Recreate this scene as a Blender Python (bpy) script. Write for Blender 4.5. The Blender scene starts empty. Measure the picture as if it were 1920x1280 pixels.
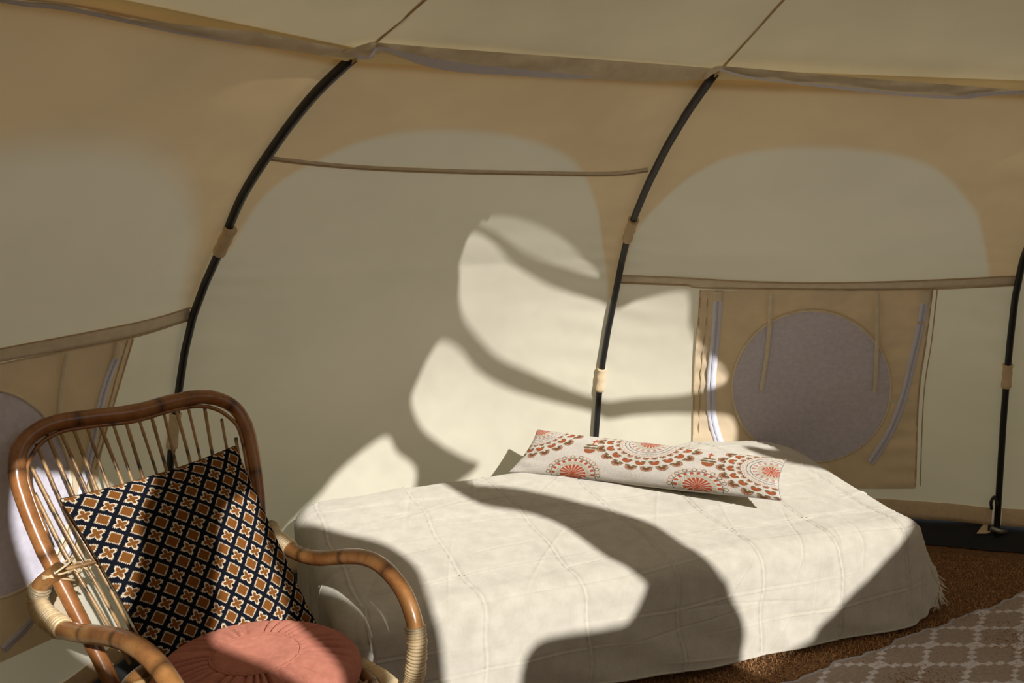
import bpy, math, random
import numpy as np
from mathutils import Vector, Matrix, geometry

random.seed(4); rng = np.random.default_rng(4)
sc = bpy.context.scene
col = sc.collection

# ------------------------------------------------------------------ camera
H = 1.35; F = 1704.5; PT = .1367; RL = -.0198
cp, sp, cr, sr = math.cos(PT), math.sin(PT), math.cos(RL), math.sin(RL)
FW = np.array([0, cp, -sp]); R0 = np.array([1., 0, 0]); U0 = np.array([0, sp, cp])
RT = cr*R0 + sr*U0; UPV = -sr*R0 + cr*U0; CAM = np.array([0, 0, H])
cd = bpy.data.cameras.new('camera'); cam = bpy.data.objects.new('camera', cd); col.objects.link(cam)
cam.matrix_world = Matrix(((RT[0], UPV[0], -FW[0], 0), (RT[1], UPV[1], -FW[1], 0), (RT[2], UPV[2], -FW[2], H), (0, 0, 0, 1)))
cd.sensor_width = 36; cd.lens = F/1920*36; cd.clip_start = .05
sc.camera = cam

# ------------------------------------------------------------------ light
SUN_EL, SUN_AZ = math.radians(27), math.radians(-65)
SD = Vector((math.cos(SUN_EL)*math.cos(SUN_AZ), math.cos(SUN_EL)*math.sin(SUN_AZ), math.sin(SUN_EL)))
sl = bpy.data.lights.new('sun', 'SUN'); so = bpy.data.objects.new('sun', sl); col.objects.link(so)
so.rotation_mode = 'QUATERNION'; so.rotation_quaternion = SD.to_track_quat('Z', 'Y')
sl.energy = 4.9; sl.angle = math.radians(.55); sl.color = (1, .965, .895)
wd = bpy.data.worlds.new('sky'); sc.world = wd; wd.use_nodes = True
bg = wd.node_tree.nodes['Background']; bg.inputs[0].default_value = (.86, .90, 1, 1); bg.inputs[1].default_value = .66
sc.view_settings.view_transform = 'Standard'; sc.view_settings.look = 'None'
sc.view_settings.gamma = 1; sc.view_settings.use_curve_mapping = False
sc.view_settings.exposure = 0.0

# ------------------------------------------------------------------ helpers
def ray(x, y): return FW + (x-960)/F*RT - (y-640)/F*UPV
def at(x, y, z):
    d = ray(x, y); return CAM + d*(z-H)/d[2]
def near(x, y, P):
    d = ray(x, y); d = d/np.linalg.norm(d); return CAM + d*np.dot(np.asarray(P)-CAM, d)
def proj(P):
    v = np.asarray(P)-CAM; w = v@FW
    return np.stack([960+F*(v@RT)/w, 640-F*(v@UPV)/w], -1)
def smooth(a, b, x):
    t = np.clip((x-a)/(b-a), 0, 1); return t*t*(3-2*t)

def link(name, me, mat=None, parent=None, smoothf=True):
    o = bpy.data.objects.new(name, me); col.objects.link(o)
    if mat is not None and len(me.materials) == 0: me.materials.append(mat)
    if parent is not None:
        o.parent = parent
        o.matrix_parent_inverse = parent.matrix_basis.inverted()
    if smoothf and len(me.polygons): me.polygons.foreach_set('use_smooth', [True]*len(me.polygons))
    return o
def mesh(name, V, Fc, mat=None, parent=None, smoothf=True):
    me = bpy.data.meshes.new(name); V = np.asarray([tuple(v) for v in V] if isinstance(V, list) else V, np.float32)
    if isinstance(Fc, np.ndarray):
        nf, k = Fc.shape; me.vertices.add(len(V)); me.vertices.foreach_set('co', V.ravel()); me.loops.add(nf*k); me.polygons.add(nf)
        me.loops.foreach_set('vertex_index', np.ascontiguousarray(Fc, np.int32).ravel()); me.polygons.foreach_set('loop_start', np.arange(0, nf*k, k, dtype=np.int32)); me.update(calc_edges=True); me.validate()
    else: me.from_pydata(V.tolist(), [], [tuple(map(int, f)) for f in Fc]); me.update()
    return link(name, me, mat, parent, smoothf)
def gridfaces(n, m, wrap=False, off=0, flip=False):
    i, j = np.meshgrid(np.arange(n-1), np.arange(m if wrap else m-1), indexing='ij')
    a = i*m+j; b = i*m+(j+1) % m; c = (i+1)*m+(j+1) % m; d = (i+1)*m+j
    q = np.stack([a, b, c, d], -1).reshape(-1, 4)+off
    return q[:, ::-1] if flip else q
def attr(me, name, vals):
    a = me.attributes.new(name, 'FLOAT', 'POINT'); a.data.foreach_set('value', np.asarray(vals, dtype=np.float32).ravel())
def cattr(me, name, rgb):
    a = me.attributes.new(name, 'FLOAT_COLOR', 'POINT')
    c = np.ones((len(rgb), 4), np.float32); c[:, :3] = rgb; a.data.foreach_set('color', c.ravel())
def tag(o, label=None, cat=None, group=None, kind=None):
    if label: o['label'] = label
    if cat: o['category'] = cat
    if group: o['group'] = group
    if kind: o['kind'] = kind
    return o
def empty(name, loc, label, cat, group=None):
    o = bpy.data.objects.new(name, None); col.objects.link(o); o.location = tuple(map(float, loc)); o.empty_display_size = .1
    bpy.context.view_layer.update()
    return tag(o, label, cat, group)
def catmull(P, n):
    P = np.asarray(P, float); Q = np.vstack([2*P[0]-P[1], P, 2*P[-1]-P[-2]])
    k = len(P)-1; t = np.linspace(0, k, n); i = np.minimum(t.astype(int), k-1); f = (t-i)[:, None]
    a, b, c, d = Q[i], Q[i+1], Q[i+2], Q[i+3]
    return .5*((2*b)+(-a+c)*f+(2*a-5*b+4*c-d)*f**2+(-a+3*b-3*c+d)*f**3)
def tube_vf(P, r, seg=10, closed=False, flat=None):
    P = np.asarray(P, float); n = len(P); r = np.broadcast_to(np.asarray(r, float), (n,))
    T = np.roll(P, -1, 0)-np.roll(P, 1, 0) if closed else np.gradient(P, axis=0)
    T /= np.linalg.norm(T, axis=1)[:, None]+1e-12
    up = np.array([0, 0, 1.]) if abs(T[0][2]) < .9 else np.array([1., 0, 0])
    N = np.cross(T[0], up); N /= np.linalg.norm(N); Ns = [N]
    for i in range(1, n):
        v = Ns[-1]-T[i]*np.dot(Ns[-1], T[i]); Ns.append(v/np.linalg.norm(v))
    Ns = np.array(Ns); B = np.cross(T, Ns)
    a = np.linspace(0, 2*np.pi, seg, endpoint=False)
    V = P[:, None]+r[:, None, None]*(np.cos(a)[None, :, None]*Ns[:, None]+np.sin(a)[None, :, None]*B[:, None])
    V = V.reshape(-1, 3); Fc = [list(f) for f in gridfaces(n, seg, True)]
    if closed:
        for j in range(seg): Fc.append([(n-1)*seg+j, (n-1)*seg+(j+1) % seg, (j+1) % seg, j])
    else:
        Fc.append(list(range(seg))[::-1]); Fc.append([(n-1)*seg+j for j in range(seg)])
    L = np.concatenate([[0], np.cumsum(np.linalg.norm(np.diff(P, axis=0), axis=1))])
    return V, Fc, np.repeat(L, seg)
def tube(name, P, r, mat, parent=None, seg=10, closed=False):
    V, Fc, L = tube_vf(P, r, seg, closed); o = mesh(name, V, Fc, mat, parent); attr(o.data, 'along', L); return o

# ------------------------------------------------------------------ materials
def mat_new(name):
    m = bpy.data.materials.new(name); m.use_nodes = True; nt = m.node_tree; nt.nodes.clear()
    out = nt.nodes.new('ShaderNodeOutputMaterial'); return m, nt, out
def nd(nt, t, **kw):
    n = nt.nodes.new(t)
    for k, v in kw.items():
        if k.startswith('i_'):
            n.inputs[k[2:].replace('_', ' ')].default_value = v
        else: setattr(n, k, v)
    return n
def noise(nt, scale, detail=4, rough=.55, vec=None, mapscale=None, coord='Object'):
    tc = nd(nt, 'ShaderNodeTexCoord'); s = tc.outputs[coord]
    if mapscale:
        mp = nd(nt, 'ShaderNodeMapping'); mp.inputs['Scale'].default_value = mapscale; nt.links.new(s, mp.inputs[0]); s = mp.outputs[0]
    n = nd(nt, 'ShaderNodeTexNoise'); n.inputs['Scale'].default_value = scale; n.inputs['Detail'].default_value = detail
    n.inputs['Roughness'].default_value = rough; nt.links.new(s, n.inputs['Vector']); return n.outputs[0]
def ramp(nt, fac, stops):
    r = nd(nt, 'ShaderNodeValToRGB'); e = r.color_ramp.elements
    while len(e) < len(stops): e.new(.5)
    for q, (p, c) in zip(e, stops): q.position = p; q.color = (*c, 1) if len(c) == 3 else c
    nt.links.new(fac, r.inputs[0]); return r.outputs[0]
def bump(nt, h, strength, dist=.002):
    b = nd(nt, 'ShaderNodeBump'); b.inputs['Strength'].default_value = strength; b.inputs['Distance'].default_value = dist
    nt.links.new(h, b.inputs['Height']); return b.outputs[0]

def fabric(name, c1, c2=None, transl=0., scale=40, weave=900, wstr=.25, att=None, attc=None, tcol=None, catt=None, rough=.9):
    """cloth: diffuse with an optional translucent share, mottled and woven"""
    m, nt, out = mat_new(name); c2 = c2 or tuple(x*.9 for x in c1)
    cc = ramp(nt, noise(nt, scale, 3), [(.35, c2), (.65, c1)])
    if att:
        a = nd(nt, 'ShaderNodeAttribute', attribute_name=att); mx = nd(nt, 'ShaderNodeMix', data_type='RGBA')
        c3 = ramp(nt, noise(nt, scale, 3), [(.35, tuple(x*.95 for x in attc)), (.65, attc)])
        nt.links.new(a.outputs['Fac'], mx.inputs[0]); nt.links.new(cc, mx.inputs[6]); nt.links.new(c3, mx.inputs[7]); cc = mx.outputs[2]
    if catt:
        a = nd(nt, 'ShaderNodeAttribute', attribute_name=catt); cc = a.outputs['Color']
    w1 = noise(nt, weave, 1, .5, mapscale=(1, .12, .12)); w2 = noise(nt, weave, 1, .5, mapscale=(.12, .12, 1))
    ad = nd(nt, 'ShaderNodeMath', operation='ADD'); nt.links.new(w1, ad.inputs[0]); nt.links.new(w2, ad.inputs[1])
    nrm = bump(nt, ad.outputs[0], wstr, .0008)
    d = nd(nt, 'ShaderNodeBsdfDiffuse'); nt.links.new(cc, d.inputs[0]); nt.links.new(nrm, d.inputs['Normal']); d.inputs['Roughness'].default_value = .6
    sh = d.outputs[0]
    if transl > 0:
        t = nd(nt, 'ShaderNodeBsdfTranslucent')
        if tcol:
            mx = nd(nt, 'ShaderNodeMix', data_type='RGBA', blend_type='MULTIPLY'); mx.inputs[0].default_value = 1
            nt.links.new(cc, mx.inputs[6]); mx.inputs[7].default_value = (*tcol, 1); nt.links.new(mx.outputs[2], t.inputs[0])
        else: nt.links.new(cc, t.inputs[0])
        s = nd(nt, 'ShaderNodeMixShader'); s.inputs[0].default_value = transl
        nt.links.new(d.outputs[0], s.inputs[1]); nt.links.new(t.outputs[0], s.inputs[2]); sh = s.outputs[0]
    nt.links.new(sh, out.inputs[0]); return m
def solid(name, c, rough=.5, metal=0, spec=.5):
    m, nt, out = mat_new(name); p = nd(nt, 'ShaderNodeBsdfPrincipled')
    cc = ramp(nt, noise(nt, 30, 3), [(.3, tuple(x*.85 for x in c)), (.7, c)])
    nt.links.new(cc, p.inputs['Base Color']); p.inputs['Roughness'].default_value = rough; p.inputs['Metallic'].default_value = metal
    p.inputs['Specular IOR Level'].default_value = spec; nt.links.new(p.outputs[0], out.inputs[0]); return m
def rattan(name, base, dark, light, rough=.28, period=.16, coat=.5, ringdark=.6):
    m, nt, out = mat_new(name); p = nd(nt, 'ShaderNodeBsdfPrincipled')
    n1 = noise(nt, 9, 5, .6); n2 = noise(nt, 120, 3, .6)
    c = ramp(nt, n1, [(.3, dark), (.5, base), (.72, light)])
    a = nd(nt, 'ShaderNodeAttribute', attribute_name='along')
    dv = nd(nt, 'ShaderNodeMath', operation='DIVIDE'); nt.links.new(a.outputs['Fac'], dv.inputs[0]); dv.inputs[1].default_value = period
    fr = nd(nt, 'ShaderNodeMath', operation='PINGPONG'); nt.links.new(dv.outputs[0], fr.inputs[0]); fr.inputs[1].default_value = .5
    rg = ramp(nt, fr.outputs[0], [(0, (ringdark*.5,)*3), (.035, (ringdark,)*3), (.09, (1, 1, 1))])
    mx = nd(nt, 'ShaderNodeMix', data_type='RGBA', blend_type='MULTIPLY'); mx.inputs[0].default_value = 1
    nt.links.new(c, mx.inputs[6]); nt.links.new(rg, mx.inputs[7])
    sp_ = ramp(nt, n2, [(.3, (.62,)*3), (.42, (1, 1, 1))]); m2 = nd(nt, 'ShaderNodeMix', data_type='RGBA', blend_type='MULTIPLY'); m2.inputs[0].default_value = .7
    nt.links.new(mx.outputs[2], m2.inputs[6]); nt.links.new(sp_, m2.inputs[7])
    nt.links.new(m2.outputs[2], p.inputs['Base Color']); p.inputs['Roughness'].default_value = rough
    p.inputs['Coat Weight'].default_value = coat; p.inputs['Coat Roughness'].default_value = .15
    nt.links.new(bump(nt, n2, .25, .001), p.inputs['Normal']); nt.links.new(p.outputs[0], out.inputs[0]); return m

M = {}
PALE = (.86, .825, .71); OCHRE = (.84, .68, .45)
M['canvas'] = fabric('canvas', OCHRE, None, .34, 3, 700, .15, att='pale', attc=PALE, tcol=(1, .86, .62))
M['dim'] = fabric('canvas_dimmed', (.80, .74, .60), None, .05, 3, 700, .15, tcol=(1, .86, .62))  # unseen back walls: translucency cut so less sun glow reaches the bed front
M['roof'] = fabric('roof_canvas', (.85, .79, .61), None, .24, 3, 700, .15, tcol=(1, .86, .62))
M['panel'] = fabric('panel_canvas', (.93, .79, .60), None, .30, 8, 700, .2)
M['tape'] = fabric('seam_tape', (.96, .86, .68), None, .12, 30, 900, .3)
M['seam'] = fabric('seam_thread', (.76, .60, .40), None, .2, 60, 900, .3)
M['net'] = fabric('window_net', (.84, .82, .95), None, .22, 60, 1500, .3)
M['zip'] = fabric('zip_tape', (.90, .90, .99), (.80, .80, .92), .05, 300, 600, .6)
M['teeth'] = fabric('zip_teeth', (.64, .64, .76))
M['loop'] = fabric('loop_cloth', (.84, .68, .47), None, .1, 60, 700, .3)
M['pole'] = solid('pole_black', (.016, .014, .017), .42)
M['black'] = solid('groundsheet', (.012, .013, .015), .75)
M['steel'] = solid('buckle', (.35, .35, .36), .35, .8)

# ------------------------------------------------------------------ tent shape
AX = np.array([.93, .69]); TH = 2.331; DL = .5484; ZA = 2.287; NP = 11
LR = np.array([2.969, 2.869, 2.71, 2.489, 1.832]); LZ = np.array([.08, .717, 1.086, 1.30, 1.70])
_prof = catmull(np.stack([LR, LZ], -1), 200)
POLE_PX = {0: [(657, 116), (600, 168), (545, 236), (500, 303), (462, 368), (432, 430), (410, 475), (385, 530), (362, 592), (346, 660), (334, 740), (326, 800), (318, 880), (314, 960)],
           1: [(1334, 146), (1290, 208), (1250, 275), (1215, 345), (1192, 400), (1178, 440), (1166, 490), (1152, 560), (1140, 620), (1130, 680), (1124, 730), (1119, 790), (1112, 900)],
           2: [(1915, 500), (1903, 560), (1894, 640), (1888, 705), (1882, 780), (1877, 860), (1872, 940), (1869, 988)]}
def pole_curve(k):
    a = TH-DL*k if k < 9 else TH-DL*k
    base = np.stack([AX[0]+_prof[:, 0]*math.cos(a), AX[1]+_prof[:, 0]*math.sin(a), _prof[:, 1]], -1)
    if k not in POLE_PX: return base
    pts = []
    pr = proj(base)
    for x, y in POLE_PX[k]:
        i = np.argmin((pr[:, 0]-x)**2+(pr[:, 1]-y)**2); pts.append(near(x, y, base[i]))
    pts = np.array(pts); pts = pts[np.argsort(pts[:, 2])]
    lo, hi = pts[0], pts[-1]
    res = []
    for b in base:
        if b[2] < lo[2]-.02: res.append(b+(lo-base[np.argmin(abs(base[:, 2]-lo[2]))])*np.array([1, 1, 0])*1.0)
        elif b[2] > hi[2]+.02: res.append(b+(hi-base[np.argmin(abs(base[:, 2]-hi[2]))])*np.exp(-(b[2]-hi[2])*3))
        else:
            j = np.interp(b[2], pts[:, 2], np.arange(len(pts))); i = min(int(j), len(pts)-2); f = j-i
            res.append(pts[i]*(1-f)+pts[i+1]*f)
    r = np.array(res)
    for _ in range(6): r[1:-1] = (r[:-2]+2*r[1:-1]+r[2:])/4
    return r
KS = list(range(-1, 10))
CV = {k: pole_curve(k) for k in KS}
CV[10] = CV[-1]
# ring points seen in the picture sit a little lower at both ends
for k, (x, y) in ((-1, (-346, -72)), (2, (2064, 176))):
    d = near(x, y, CV[k][-1])-CV[k][-1]; w = smooth(.55, 1, np.linspace(0, 1, 200))[:, None]; CV[k] = CV[k]+w*d
CV[10] = CV[-1]
def cpt(k, t):
    q = np.clip(np.asarray(t, float), 0, 1)*199; i = np.minimum(q.astype(int), 198); f = (q-i)[..., None]
    c = CV[k][i]*(1-f)+CV[k][i+1]*f
    o = np.zeros(c.shape); o[..., :2] = c[..., :2]-AX; o = o/np.linalg.norm(o, axis=-1, keepdims=True)
    j0 = np.clip(i-4, 0, 199); j1 = np.clip(i+4, 0, 199); T = CV[k][j1]-CV[k][j0]; T = T/np.linalg.norm(T, axis=-1, keepdims=True)
    o = o-T*(o*T).sum(-1)[..., None]; o = o/np.linalg.norm(o, axis=-1, keepdims=True); return c+o*.022      # cloth runs just outside the pole
WR = {}
def wr(k, s, t):
    """wrinkles and the push of the cloth, positive = outwards"""
    e = 4*s*(1-s)
    d = (-.30 if k == -1 else .17)*e*np.exp(-((t-.10)/.24)**2)               # pegged base bellies out
    d = d - .045*e*np.exp(-((t-.62)/.22)**2)          # tight cloth cuts the corner
    if k == -1: d = d - .05*e*smooth(.35, .8, t)
    ph = k*1.7
    pull = np.exp(-((1-t)/.22)**2)                      # pulls hanging from the ring
    d = d + .006*e*pull*np.sin(38*t*(1+.35*(s-.5))-7*s+ph)
    d = d + .0035*e*np.sin(21*t+9*s+ph)*np.sin(5*s+3*t+ph)
    d = d + .0022*np.exp(-(np.minimum(s, 1-s)/.12)**2)*np.sin(95*t+20*s+ph)*smooth(0, .03, np.minimum(s, 1-s))
    return d
def S(k, s, t):
    s = np.asarray(s, float); t = np.asarray(t, float); s, t = np.broadcast_arrays(s, t)
    a = cpt(k, t); b = cpt(k+1, t); P = a*(1-s[..., None])+b*s[..., None]
    n = b-a; h = np.stack([n[..., 1], -n[..., 0], 0*n[..., 0]], -1); h /= np.linalg.norm(h, axis=-1, keepdims=True)
    o = P[..., :2]-AX; sg = np.sign((h[..., :2]*o).sum(-1))[..., None]; h = h*sg
    return P+h*wr(k, s, t)[..., None]
def NI(k, s, t):
    e = 1e-3; p = S(k, s, t); n = np.cross(S(k, s+e, t)-p, S(k, s, t+e)-p); n /= np.linalg.norm(n, axis=-1, keepdims=True)+1e-12
    c = np.array([AX[0], AX[1], 1.0])-p; sg = np.sign((n*c).sum(-1))[..., None]; return n*sg
_inv = {}
def invN(k, XY):
    """picture points -> (s, t) on wall k"""
    XY = np.asarray(XY, float).reshape(-1, 2)
    if k not in _inv:
        s, t = np.meshgrid(np.linspace(-.1, 1.1, 97), np.linspace(0, 1, 121), indexing='ij')
        _inv[k] = (s.ravel(), t.ravel(), proj(S(k, s, t)).reshape(-1, 2))
    s, t, P = _inv[k]; Q = np.empty((len(XY), 2))
    for c in range(0, len(XY), 400):
        d = ((XY[c:c+400, None]-P[None])**2).sum(-1); i = d.argmin(1); Q[c:c+400, 0] = s[i]; Q[c:c+400, 1] = t[i]
    e = 2e-3
    for _ in range(4):
        p = proj(S(k, Q[:, 0], Q[:, 1])); a = (proj(S(k, Q[:, 0]+e, Q[:, 1]))-p)/e; b = (proj(S(k, Q[:, 0], Q[:, 1]-e))-p)/-e
        r = XY-p; det = a[:, 0]*b[:, 1]-a[:, 1]*b[:, 0]; det = np.where(abs(det) < 1e-6, 1e-6, det)
        ds = (r[:, 0]*b[:, 1]-r[:, 1]*b[:, 0])/det; dt = (a[:, 0]*r[:, 1]-a[:, 1]*r[:, 0])/det
        Q = Q+np.clip(np.stack([ds, dt], -1), -.015, .015)
    return Q
def inv(k, x, y): return invN(k, [(x, y)])[0]
def on(k, x, y, off=0.):
    s, t = inv(k, x, y); return S(k, s, t)+NI(k, s, t)*off
def sdf(px, py, poly):
    poly = np.asarray(poly); d = np.full(px.shape, 1e9); ins = np.zeros(px.shape, bool); n = len(poly)
    for i in range(n):
        a = poly[i]; b = poly[(i+1) % n]; e = b-a; wx = px-a[0]; wy = py-a[1]
        h = np.clip((wx*e[0]+wy*e[1])/(e@e+1e-12), 0, 1); d = np.minimum(d, (wx-e[0]*h)**2+(wy-e[1]*h)**2)
        c = ((a[1] > py) != (b[1] > py)) & (px < (b[0]-a[0])*(py-a[1])/((b[1]-a[1]) if b[1] != a[1] else 1e-9)+a[0]); ins ^= c
    d = np.sqrt(d); return np.where(ins, -d, d)

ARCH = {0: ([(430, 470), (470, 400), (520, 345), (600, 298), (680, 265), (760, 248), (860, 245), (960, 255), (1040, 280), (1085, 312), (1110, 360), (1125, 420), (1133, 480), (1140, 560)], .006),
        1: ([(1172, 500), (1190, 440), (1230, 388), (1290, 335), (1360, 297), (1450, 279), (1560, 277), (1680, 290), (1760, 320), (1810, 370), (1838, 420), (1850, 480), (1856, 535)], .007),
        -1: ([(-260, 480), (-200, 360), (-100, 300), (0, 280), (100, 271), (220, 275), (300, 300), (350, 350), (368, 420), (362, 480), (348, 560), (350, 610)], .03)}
WN = {-1: 'wall_left', 0: 'wall_middle', 1: 'wall_right', 2: 'wall_far_right'}
walls = {}
for k in KS:
    n, m = (200, 260) if k in (-1, 0, 1) else (50, 70)
    s, t = np.meshgrid(np.linspace(0, 1, n), np.linspace(0, 1, m), indexing='ij')
    P = S(k, s, t)
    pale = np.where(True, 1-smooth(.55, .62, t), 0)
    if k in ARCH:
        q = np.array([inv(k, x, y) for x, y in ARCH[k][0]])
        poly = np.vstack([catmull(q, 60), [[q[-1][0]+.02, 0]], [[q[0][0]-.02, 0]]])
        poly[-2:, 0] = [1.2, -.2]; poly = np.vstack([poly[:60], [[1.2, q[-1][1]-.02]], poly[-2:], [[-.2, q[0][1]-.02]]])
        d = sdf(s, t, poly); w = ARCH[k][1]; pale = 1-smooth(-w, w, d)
    nm = WN.get(k, 'wall_back')
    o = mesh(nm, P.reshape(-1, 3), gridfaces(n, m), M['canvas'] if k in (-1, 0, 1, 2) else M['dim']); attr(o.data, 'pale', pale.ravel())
    tag(o, kind='structure'); walls[k] = o

def ribbon(name, k, pts, w, mat, off=.004, parent=None, thick=.0015, n=60, rip=0., wv=1):
    """flat strip lying on wall k along picture points, w pixels wide"""
    c = catmull(np.array(pts, float), n); T = np.gradient(c, axis=0); T /= np.linalg.norm(T, axis=1)[:, None]; N = np.stack([-T[:, 1], T[:, 0]], -1)
    w = np.broadcast_to(np.asarray(w, float), (n,)) if np.ndim(w) == 0 else np.interp(np.linspace(0, 1, n), np.linspace(0, 1, len(w)), w)
    rows = []
    for j, f in enumerate((-.5, -.17, .17, .5)):
        q = c+N*(w*f)[:, None]; st = invN(k, q)
        o_ = off+rip*np.sin(np.arange(n)*1.3+j*.6)
        rows.append(S(k, st[:, 0], st[:, 1])+NI(k, st[:, 0], st[:, 1])*(o_[:, None] if np.ndim(o_) else o_)); last = st
    back = []
    for j in (3, 0):
        q = c+N*(w*(.5 if j == 3 else -.5))[:, None]; st = invN(k, q)
        back.append(S(k, st[:, 0], st[:, 1])+NI(k, st[:, 0], st[:, 1])*(off-thick-abs(rip)))
    V = np.stack(rows+back, 1).reshape(-1, 3)
    return mesh(name, V, gridfaces(n, 6, True), mat, parent or walls[k])
def patch(name, k, poly_fn, nu, nv, mat, off, parent, ruf=None):
    """patch(u,v)->picture xy, laid on wall k"""
    u, v = np.meshgrid(np.linspace(0, 1, nu), np.linspace(0, 1, nv), indexing='ij')
    st = invN(k, [poly_fn(a, b) for a, b in zip(u.ravel(), v.ravel())]).reshape(nu, nv, 2)
    o_ = off+(ruf(u, v) if ruf else 0*u)
    P = S(k, st[..., 0], st[..., 1])+NI(k, st[..., 0], st[..., 1])*o_[..., None]
    return mesh(name, P.reshape(-1, 3), gridfaces(nu, nv), mat, parent)

# middle wall: one double seam
ribbon('seam_tape', 0, [(506, 294), (590, 304), (690, 312), (800, 317), (900, 320), (1000, 322), (1100, 324), (1160, 323), (1214, 316)], 7, M['tape'], .004)
ribbon('stitching', 0, [(506, 297), (590, 307), (690, 315), (800, 320), (900, 323), (1000, 325), (1100, 327), (1160, 326), (1214, 319)], 2, M['seam'], .006)
# right wall: band, pocket, round window, zips, ties
up = [(1163, 514), (1280, 519), (1420, 527), (1530, 529), (1700, 525), (1904, 516)]
lw = [(1161, 529), (1280, 533), (1330, 538), (1570, 541), (1740, 540), (1903, 533)]
mid = [((a[0]+b[0])/2, (a[1]+b[1])/2) for a, b in zip([(1163, 514), (1280, 519), (1400, 526), (1550, 529), (1720, 524), (1904, 516)], [(1161, 529), (1280, 533), (1400, 539), (1550, 541), (1720, 540), (1903, 533)])]
ribbon('seam_tape', 1, mid, 15, M['tape'], .004)
ribbon('stitching', 1, up, 2, M['seam'], .006); ribbon('stitching', 1, lw, 2.5, M['seam'], .006)
def lerp(a, b, t): return a+(b-a)*t
def pocket(u, v):   # v: 0 top .. 1 bottom
    y = lerp(541, 915, v)
    xl = np.interp(y, [541, 600, 650, 830, 915], [1312, 1308, 1303, 1297, 1296]); xr = np.interp(y, [541, 640, 740, 915], [1747, 1735, 1722, 1716])
    return lerp(xl, xr, u), y
def ruf(u, v):
    rr_ = np.hypot((u-.5)/.345, (v-.485)/.385); out = smooth(.98, 1.12, rr_)
    return -.004*(1-out)+out*ruf0(u, v)
def ruf0(u, v): return .0034*np.sin(v*70+3*u)*(np.exp(-((u-.03)/.06)**2)+1.3*np.exp(-((u-.93)/.09)**2)+.5*np.exp(-((v-.02)/.1)**2)*np.sin(u*60))+.003*np.sin(9*v+13*u)+.0018*np.sin(34*np.arctan2(v-.485, (u-.5)*1.2))*np.exp(-((np.hypot((u-.5)/.345, (v-.485)/.385)-1.15)/.15)**2)
pk = patch('window_surround', 1, pocket, 110, 90, M['panel'], .006, walls[1], ruf)
ribbon('stitching', 1, [(1313, 541), (1309, 600), (1304, 650), (1300, 740), (1298, 905)], 3, M['seam'], .0085)
ribbon('stitching', 1, [(1327, 541), (1324, 600), (1318, 650), (1312, 740), (1306, 905)], 2, M['seam'], .0085)
ribbon('stitching', 1, [(1747, 541), (1735, 640), (1722, 740), (1716, 910)], 3, M['seam'], .0085)
ribbon('stitching', 1, [(1757, 541), (1746, 640), (1732, 740), (1725, 910)], 2, M['seam'], .004)
WCX, WCY, WRX, WRY = 1521, 722, 149, 143
def disc(u, v):
    a = v*2*math.pi; r = u; return WCX+WRX*r*math.cos(a)*(1+.02*math.sin(a)), WCY+WRY*r*math.sin(a)
patch('window_pane', 1, disc, 18, 90, M['net'], .0105, walls[1], lambda u, v: .003*np.sin(7*u*np.sin(6.28*v)+4*u*np.cos(6.28*v)))
def ring_tube(k, f, rad, mat, off, name='window_binding', n=90):
    P = np.array([on(k, *f(1., i/n), off) for i in range(n)]); return tube(name, P, rad, mat, walls[k], 6, True)
ring_tube(1, disc, .0045, M['tape'], .010)
ribbon('zip', 1, [(1345, 560), (1341, 620), (1333, 700), (1332, 760), (1337, 795), (1347, 828)], 17, M['zip'], .0125, rip=.0008)
ribbon('zip', 1, [(1732, 564), (1722, 620), (1706, 690), (1691, 750), (1668, 808), (1632, 866)], 15, M['zip'], .0125, rip=.0008)
ribbon('zip_teeth', 1, [(1345, 560), (1341, 620), (1333, 700), (1332, 760), (1337, 795), (1347, 828)], 4, M['teeth'], .0142)
ribbon('zip_teeth', 1, [(1732, 564), (1722, 620), (1706, 690), (1691, 750), (1668, 808), (1632, 866)], 3, M['teeth'], .0142)
ribbon('zip_end_patch', 1, [(1345, 541), (1345, 560)], 18, M['tape'], .0145); ribbon('zip_end_patch', 1, [(1735, 542), (1733, 565)], 16, M['tape'], .0145)
ribbon('tie_ribbon', 1, [(1444, 541), (1442, 600), (1436, 660), (1425, 727)], 8, M['tape'], .020)
ribbon('tie_ribbon', 1, [(1643, 541), (1643, 600), (1642, 660), (1639, 731)], 8, M['tape'], .020)
# left wall
ribbon('seam_tape', -1, [(-120, 690), (0, 665), (150, 637), (270, 612), (356, 586)], 24, M['tape'], .004)
ribbon('stitching', -1, [(-120, 676), (0, 651), (150, 623), (270, 599), (356, 575)], 2, M['seam'], .006)
ribbon('stitching', -1, [(-120, 706), (0, 680), (115, 657), (240, 632), (356, 597)], 3, M['seam'], .006)
def pocketL(u, v):
    y0 = 0
    xr = np.interp(v, [0, .2, .45, 1], [246, 226, 198, 130]); yr = np.interp(v, [0, .2, .45, 1], [632, 700, 790, 1180])
    xl = -200; yl = np.interp(v, [0, 1], [715, 1330]); return lerp(xl, xr, u), lerp(yl, yr, u)
patch('window_surround', -1, pocketL, 70, 60, M['panel'], .006, walls[-1], lambda u, v: .0018*np.sin(v*60+3*u)*np.exp(-((u-.97)/.06)**2))
ribbon('stitching', -1, [(246, 633), (226, 700), (204, 775), (175, 880)], 2.5, M['seam'], .0085)
ribbon('stitching', -1, [(236, 635), (216, 700), (196, 775), (166, 880)], 2, M['seam'], .0085)
def discL(u, v):
    a = v*2*math.pi; return -30+158*u*math.cos(a), 925+197*u*math.sin(a)
patch('window_pane', -1, discL, 16, 80, M['net'], .0105, walls[-1])
ring_tube(-1, discL, .0045, M['tape'], .010)
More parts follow.
